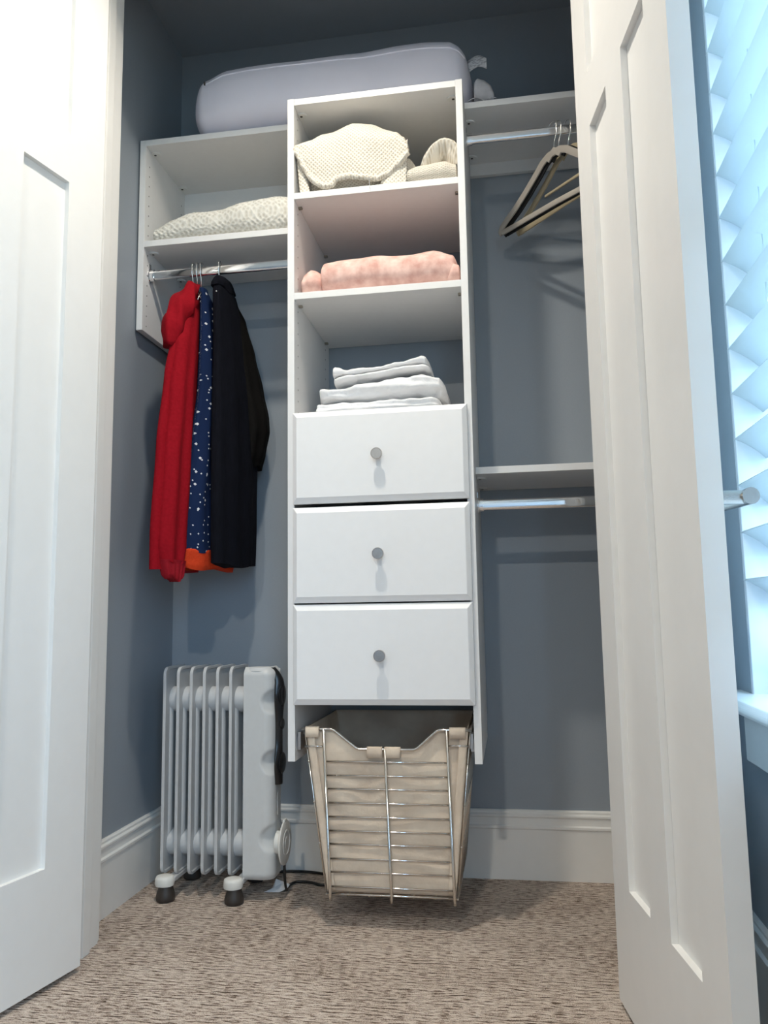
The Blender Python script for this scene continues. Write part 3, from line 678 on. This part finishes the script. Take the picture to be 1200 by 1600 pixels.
for i in un_.uv: un_.uv[i] = (un_.v[i][0], un_.v[i][2])
un_.build('under_layer', 'cream_knit', cb, smooth=True, solid=.006)
tail = MB(); tail.grid(8, 24, lambda u, v: (lerp(.022, .034, u)*v+lerp(.032, .060, u)*(1-v), -.402-.004*sin(u*pi), lerp(1.9435, 2.075, v)))
for i in tail.uv: tail.uv[i] = (tail.v[i][0], tail.v[i][2])
tail.build('hanging_tail', 'cream_knit', cb, smooth=True, solid=.006)
lp_ = [(.392, -.35, 2.012), (.402, -.362, 2.030), (.418, -.368, 2.048), (.436, -.370, 2.058), (.452, -.368, 2.052), (.460, -.36, 2.034), (.462, -.35, 2.018)]
cvl = []
for k in range(30):
    t_ = k/29*(len(lp_)-1); i = min(int(t_), len(lp_)-2); cvl.append(Vector(lp_[i]).lerp(Vector(lp_[i+1]), t_-i))
lg = MB().tube(cvl, .009, 12, ry=.030); lg.uv = {i: (p[0], p[2]+p[1]) for i, p in enumerate(lg.v)}; lg.build('loop_fold', 'cream_knit', cb, smooth=True)
MB().tube([(.233, -.424, 1.968), (.2335, -.4255, 1.950), (.2345, -.4258, 1.930), (.236, -.4255, 1.918)], .0007, 5).build('loose_thread', 'tag_white', cb)

# pink fleece roll
pk = thing('fleece_blanket', (.25, -.22, Z2), 'pink fleece blanket rolled up on the middle tower shelf', 'blanket')
ZS = Z2+.0004
loft_x('roll', 'pink_fleece', [(.072, (-.375, -.10, ZS, 1.755)), (.085, (-.392, -.08, ZS, 1.775)), (.14, (-.398, -.07, ZS, 1.782)), (.22, (-.400, -.07, ZS, 1.783)), (.31, (-.398, -.07, ZS, 1.780)), (.40, (-.398, -.07, ZS, 1.782)), (.452, (-.393, -.08, ZS, 1.770)), (.4745, (-.37, -.11, ZS, 1.735))], pk, 80, 56, 2.4, .006, 7, 31, .10)
loft_x('inner_fold', 'pink_fleece', [(.0215, (-.37, -.14, ZS, 1.700)), (.032, (-.388, -.12, ZS, 1.735)), (.05, (-.392, -.11, ZS, 1.752)), (.07, (-.39, -.11, ZS, 1.748)), (.09, (-.375, -.12, ZS, 1.72))], pk, 26, 40, 2.2, .008, 18, 33, .3)
loft_x('end_fold', 'pink_fleece', [(.435, (-.380, -.12, ZS, 1.70)), (.455, (-.400, -.11, ZS, 1.735)), (.470, (-.398, -.11, ZS, 1.725)), (.4752, (-.385, -.12, ZS, 1.69))], pk, 20, 30, 2.4, .004, 20, 35, .2)

# white sheets: three folded pieces in a pile above the drawers
ZS = Z3+.0004
def fold_disp(a, s_): return lambda x, y, z, th: a*sin(z*s_*2*pi+2*nz(x, y, z, 6, 4))*max(0, -cos(th))
o = loft_x('folded_sheet', 'white_sheet', [(.058, (-.375, -.11, ZS, 1.336)), (.07, (-.392, -.09, ZS, 1.346)), (.16, (-.396, -.08, ZS, 1.347)), (.28, (-.398, -.08, ZS, 1.348)), (.385, (-.392, -.09, ZS, 1.350)), (.415, (-.37, -.11, ZS, 1.342))], None, 110, 70, 3.4, .006, 16, 41, .10, disp=fold_disp(.005, 60), wrinkle=.005)
tag(o, 'white folded sheet at the bottom of the linen pile above the drawers', 'sheet', 'folded white linen above the drawers')
o = loft_x('folded_sheet', 'white_sheet', [(.062, (-.345, -.12, 1.3535, 1.380)), (.078, (-.37, -.10, 1.3535, 1.398)), (.14, (-.378, -.09, 1.354, 1.400)), (.26, (-.380, -.09, 1.355, 1.412)), (.36, (-.378, -.09, 1.356, 1.424)), (.405, (-.365, -.10, 1.356, 1.418)), (.424, (-.34, -.13, 1.356, 1.39))], None, 110, 70, 3.0, .009, 15, 43, .10, disp=fold_disp(.004, 40), wrinkle=.007)
tag(o, 'plump white folded sheet in the middle of the linen pile', 'sheet', 'folded white linen above the drawers')
ps = thing('pillowcase', (.235, -.25, 1.41), 'thin white folded pillowcase sloping on top of the linen pile', 'pillowcase', 'folded white linen above the drawers')
loft_x('upper_layer', 'white_sheet', [(.100, (-.335, -.13, 1.428, 1.454)), (.112, (-.35, -.12, 1.427, 1.462)), (.15, (-.352, -.12, 1.428, 1.452)), (.21, (-.352, -.12, 1.434, 1.450)), (.29, (-.352, -.12, 1.444, 1.464)), (.355, (-.352, -.12, 1.450, 1.476)), (.378, (-.345, -.13, 1.444, 1.472))], ps, 100, 50, 3.0, .006, 22, 45, .08, flat=False, wrinkle=.004)
loft_x('lower_layer', 'white_sheet', [(.105, (-.345, -.14, 1.407, 1.424)), (.13, (-.362, -.12, 1.408, 1.428)), (.21, (-.364, -.12, 1.416, 1.434)), (.29, (-.362, -.12, 1.426, 1.444)), (.36, (-.360, -.12, 1.432, 1.450)), (.384, (-.35, -.13, 1.431, 1.444))], ps, 100, 50, 3.0, .006, 20, 47, .08, flat=False, wrinkle=.004)

# ------------------------------------------------------------------ clothes on the left rail
def garment(name, mat, keys, parent, n=70, m=72, ripple=.004, folds=5, seed=1, open_top=False):
    """keys: (z, (near_x, near_y, far_x, far_y, thickness)) from hem to top"""
    z0, z1 = keys[0][0], keys[-1][0]; rings = []; uv = []
    for i in range(n+1):
        z = lerp(z0, z1, i/n); nx, ny, fx, fy, th = keyed(keys, z)
        ax = Vector((fx-nx, fy-ny, 0)); ln_ = ax.length; ax.normalize(); nr = Vector((ax.y, -ax.x, 0)); c = Vector(((nx+fx)/2, (ny+fy)/2, z))
        low = max(0, min(1, (z1-z)/(z1-z0)*1.6))
        R = []
        for j in range(m):
            a = 2*pi*j/m; cc, ss = cos(a), sin(a)
            s_ = cc*ln_/2; l = th/2*(1 if ss > 0 else -1)*abs(ss)**.7
            l += ripple*low*(sin(folds*pi*(cc+.15*nz(0, 0, z, 3, seed))+seed)+.7*nz(s_*20, seed, z*6, 1, seed))*min(1, abs(ss)*2)
            p = c+ax*s_+nr*l
            p.z += .004*nz(s_*9, l*9, z*4, 1, seed) + (.006*sin(cc*4+seed)*(1-i/n)**6)
            R.append(p); uv.append((s_+(.5 if ss > 0 else 0), z))
        rings.append(R)
    return MB().rings(rings, True, uv).build(name, mat, parent, smooth='auto', angle=75)

def hang_hook(name, x, y, zr, label, group, tip=.05, ang=0., mat='hook_metal', zneck=1.775):
    t = thing(name, (x, y, zneck), label, 'hanger', group)
    pts = []
    for k in range(15):
        a = lerp(-.25*pi, 1.0*pi, k/14); pts.append(Vector((0, cos(a)*.0125, zr+.0185+sin(a)*.0125-.0035)))
    pts.append(Vector((0, -.0125, zr-.010))); pts.append(Vector((0, -.004, zr-.026))); pts.append(Vector((0, 0, zneck)))
    R_ = Matrix.Rotation(ang, 3, 'Z'); pts = [R_ @ p + Vector((x, y, 0)) for p in pts]
    MB().tube(pts, .0018, 8).build('hook', mat, t, smooth=True)
    arm = [R_ @ Vector((0, s_, z)) + Vector((x, y, 0)) for s_, z in ((-.030, zneck-.040), (-.012, zneck-.018), (0, zneck), (.012, zneck-.018), (.030, zneck-.040))]
    MB().tube(arm, .003, 8).build('shoulder_arm', mat, t, smooth=True)
    return t
G = 'hangers on the left rail'
hang_hook('coat_hanger', -.338, RODY, 1.806, 'leftmost of two wire hooks above the red hoodie', G, zneck=1.755)
hang_hook('coat_hanger', -.3245, RODY, 1.806, 'right of two wire hooks above the red hoodie', G, zneck=1.755)
hang_hook('coat_hanger', -.312, RODY, 1.806, 'thin wire hook above the navy snowflake garment', G, zneck=1.745)
hang_hook('coat_hanger', -.254, RODY, 1.806, 'wire hook above the black ribbed top', G, zneck=1.765)

rd = thing('hoodie', (-.35, -.33, .9), 'red hoodie hanging leftmost on the left rail', 'hoodie', 'clothes on the left rail')
garment('body', 'red_jersey', [(.905, (-.372, -.440, -.365, -.15, .050)), (1.0, (-.372, -.440, -.362, -.15, .055)), (1.25, (-.366, -.425, -.358, -.15, .052)), (1.45, (-.360, -.395, -.352, -.16, .048)), (1.58, (-.352, -.372, -.348, -.18, .044)), (1.66, (-.346, -.34, -.342, -.20, .040)), (1.72, (-.342, -.31, -.338, -.23, .030)), (1.758, (-.339, -.29, -.336, -.25, .018))], rd, seed=2, folds=3, ripple=.003)
garment('sleeve', 'red_jersey', [(.915, (-.356, -.425, -.330, -.34, .050)), (.96, (-.358, -.432, -.330, -.325, .056)), (1.2, (-.353, -.418, -.326, -.315, .054)), (1.4, (-.346, -.398, -.324, -.31, .050)), (1.55, (-.342, -.375, -.324, -.29, .044)), (1.64, (-.340, -.345, -.326, -.27, .034)), (1.70, (-.338, -.315, -.330, -.26, .020))], rd, seed=5, folds=2, ripple=.004)
garment('cuff', 'red_rib', [(.872, (-.350, -.400, -.328, -.350, .034)), (.882, (-.352, -.412, -.329, -.345, .044)), (.915, (-.354, -.424, -.329, -.338, .050)), (.925, (-.355, -.428, -.330, -.336, .056))], rd, n=14, seed=4, ripple=.002)
# hood gathered behind the neck
hk = MB()
rings = []
for k in range(19):
    t_ = k/18; z = lerp(1.545, 1.765, t_); c = Vector((lerp(-.366, -.338, t_), lerp(-.37, -.275, t_)-.018*sin(pi*t_), z))
    r1 = .030*sin(pi*(.12+.80*t_))+.008; r2 = .020+.016*sin(pi*t_)
    rings.append([c+Vector((cos(a)*r2*(1+.18*sin(3*a+k*.7)), sin(a)*r1*(1+.15*sin(4*a+k*.5)), .006*sin(2*a+k))) for a in [2*pi*j/28 for j in range(28)]])
hk.rings(rings); hk.build('hood', 'red_jersey', rd, smooth=True)

nv = thing('snowflake_top', (-.31, -.24, .91), 'navy snowflake-print garment with orange red hem hanging between red and black', 'garment', 'clothes on the left rail')
garment('body', 'navy_snow', [(.955, (-.324, -.345, -.262, -.13, .050)), (1.06, (-.327, -.345, -.264, -.13, .052)), (1.25, (-.320, -.305, -.268, -.13, .050)), (1.45, (-.312, -.275, -.276, -.14, .046)), (1.6, (-.309, -.272, -.286, -.17, .040)), (1.70, (-.311, -.270, -.298, -.20, .030)), (1.752, (-.312, -.275, -.306, -.245, .016))], nv, seed=7, folds=3, ripple=.004)
garment('hem_band', 'orange_rib', [(.905, (-.326, -.343, -.262, -.13, .046)), (.915, (-.328, -.347, -.261, -.13, .054)), (.955, (-.328, -.347, -.261, -.13, .056)), (.960, (-.327, -.345, -.262, -.13, .050))], nv, n=12, seed=7, folds=3, ripple=.003)

bk = thing('ribbed_top', (-.22, -.2, .91), 'black ribbed top hanging rightmost on the left rail', 'top', 'clothes on the left rail')
garment('body', 'black_rib', [(.915, (-.252, -.305, -.205, -.10, .058)), (1.05, (-.254, -.308, -.202, -.10, .060)), (1.25, (-.256, -.305, -.200, -.10, .060)), (1.42, (-.256, -.300, -.206, -.10, .056)), (1.55, (-.256, -.296, -.218, -.11, .050)), (1.66, (-.256, -.300, -.230, -.14, .046)), (1.735, (-.258, -.300, -.240, -.18, .040)), (1.765, (-.257, -.292, -.246, -.215, .026))], bk, seed=11, folds=3, ripple=.003)
garment('sleeve', 'black_brown', [(1.225, (-.214, -.165, -.186, -.085, .040)), (1.27, (-.204, -.170, -.176, -.085, .048)), (1.34, (-.196, -.175, -.166, -.080, .052)), (1.38, (-.198, -.176, -.168, -.080, .050)), (1.47, (-.212, -.180, -.184, -.085, .046)), (1.58, (-.224, -.190, -.204, -.105, .040)), (1.68, (-.236, -.205, -.222, -.14, .032)), (1.725, (-.244, -.225, -.234, -.18, .02))], bk, seed=13, folds=2, ripple=.003)
garment('neckband', 'black_rib', [(1.745, (-.262, -.302, -.240, -.19, .044)), (1.762, (-.260, -.300, -.243, -.205, .046)), (1.776, (-.257, -.293, -.246, -.215, .040)), (1.783, (-.256, -.288, -.248, -.225, .026))], bk, n=12, seed=11, ripple=.001)

# ------------------------------------------------------------------ empty hangers on the right rail
def velvet_hanger(x, y, ang, mat, label, zn=2.068, inner=False, hk=2.1385):
    t = thing('velvet_hanger', (x, y, zn), label, 'hanger', 'empty hangers on the right rail')
    R_ = Matrix.Rotation(ang, 3, 'Z'); o_ = Vector((x, y, 0))
    def Q(u, v, q): return R_ @ Vector((q, u, 0)) + o_ + Vector((0, 0, zn+v))
    top = [(0, .004), (.022, .003), (.045, -.008), (.075, -.034), (.115, -.066), (.160, -.098), (.195, -.118), (.216, -.132), (.2215, -.143), (.216, -.153)]
    path = [(u, v) for u, v in top]+[(-u, v) for u, v in reversed(top)][:-0 or None]
    full = [(-u, v) for u, v in reversed(top[1:])]+top
    # body: flat rectangular section swept along shoulder and bar
    def sweep(pts, hw, hq, nm):
        n_ = len(pts); rings = []
        for i, (u, v) in enumerate(pts):
            a = pts[max(0, i-1)]; b_ = pts[min(n_-1, i+1)]; tx, tz = b_[0]-a[0], b_[1]-a[1]; l = hypot(tx, tz) or 1; nx_, nz_ = -tz/l, tx/l
            rings.append([Q(u+nx_*p*hw, v+nz_*p*hw, q*hq) for p, q in ((-1, -.6), (-.6, -1), (.6, -1), (1, -.6), (1, .6), (.6, 1), (-.6, 1), (-1, .6))])
        return MB().rings(rings).build(nm, mat, t, smooth='auto', angle=60)
    dense = []
    for (a, b_) in zip(full, full[1:]):
        for k in range(3): dense.append((lerp(a[0], b_[0], k/3), lerp(a[1], b_[1], k/3)))
    dense.append(full[-1])
    sweep(dense, .0100, .0034, 'shoulder'); sweep([(-.216, -.150), (0, -.146), (.216, -.150)], .0078, .0034, 'bar')
    sweep([(-.026, -.010), (0, .010), (.026, -.010)], .010, .0032, 'neck')
    if inner: sweep([(-.10, -.088), (.10, -.088)], .004, .0026, 'tie_bar')
    pts = []
    for k in range(15):
        a = lerp(-.2*pi, 1.0*pi, k/14); pts.append((cos(a)*.0135, hk-zn+.0145+sin(a)*.0135-.0095+.0095))
    P_ = [R_ @ Vector((0, p[0], 0)) + o_ + Vector((0, 0, zn+p[1])) for p in pts]
    P_ += [R_ @ Vector((0, -.0135, 0)) + o_ + Vector((0, 0, hk-.012)), R_ @ Vector((0, -.003, 0)) + o_ + Vector((0, 0, hk-.034)), R_ @ Vector((0, 0, 0)) + o_ + Vector((0, 0, zn+.004))]
    MB().tube(P_, .0017, 8).build('hook', 'hook_metal', t, smooth=True)
    return t
velvet_hanger(.744, RODY, radians(45), 'velvet_greige', 'greige velvet hanger, frontmost on the right rail')
velvet_hanger(.757, RODY, radians(44), 'velvet_black', 'black velvet hanger just behind the greige one', zn=2.066)
velvet_hanger(.784, RODY, radians(40), 'velvet_tan', 'tan velvet hanger with tie bar, nearest the right door', zn=2.070, inner=True)

# ------------------------------------------------------------------ recessed ceiling lamps, the left pair added as fill
for lx, ly, pw, lr, beam in LAMPS:
    t = thing('recessed_light', (lx, ly, ZC), 'round recessed ceiling light ' + {(True, True): 'just in front of the closet doors', (True, False): 'behind the viewer in line with the closet', (False, True): 'added as unseen fill beyond the left door near the closet wall', (False, False): 'added as unseen fill in the far left corner behind the viewer'}[(lx > 0, ly > -2)], 'ceiling light', 'recessed lights in the room ceiling')
    MB().lathe([(.085, 0), (.085, -.004), (.066, -.006), (.062, -.001), (.062, 0)], (lx, ly, ZC), 'Z', 32).build('trim_ring', 'lamp_trim', t, smooth='auto')
    MB().lathe([(.0001, -.0012), (.061, -.0012), (.061, -.0004), (.0001, -.0004)], (lx, ly, ZC), 'Z', 32).build('lens', 'lamp_lens', t)
    ld = bpy.data.lights.new('lamp', 'AREA'); ld.shape = 'DISK'; ld.size = lr*2; ld.energy = pw; ld.color = LAMP_COL; ld.spread = radians(beam)
    lo = bpy.data.objects.new('lamp', ld); COL.objects.link(lo); lo.location = (lx, ly, ZC-.012); lo.parent = t; lo.matrix_parent_inverse = pinv(t)
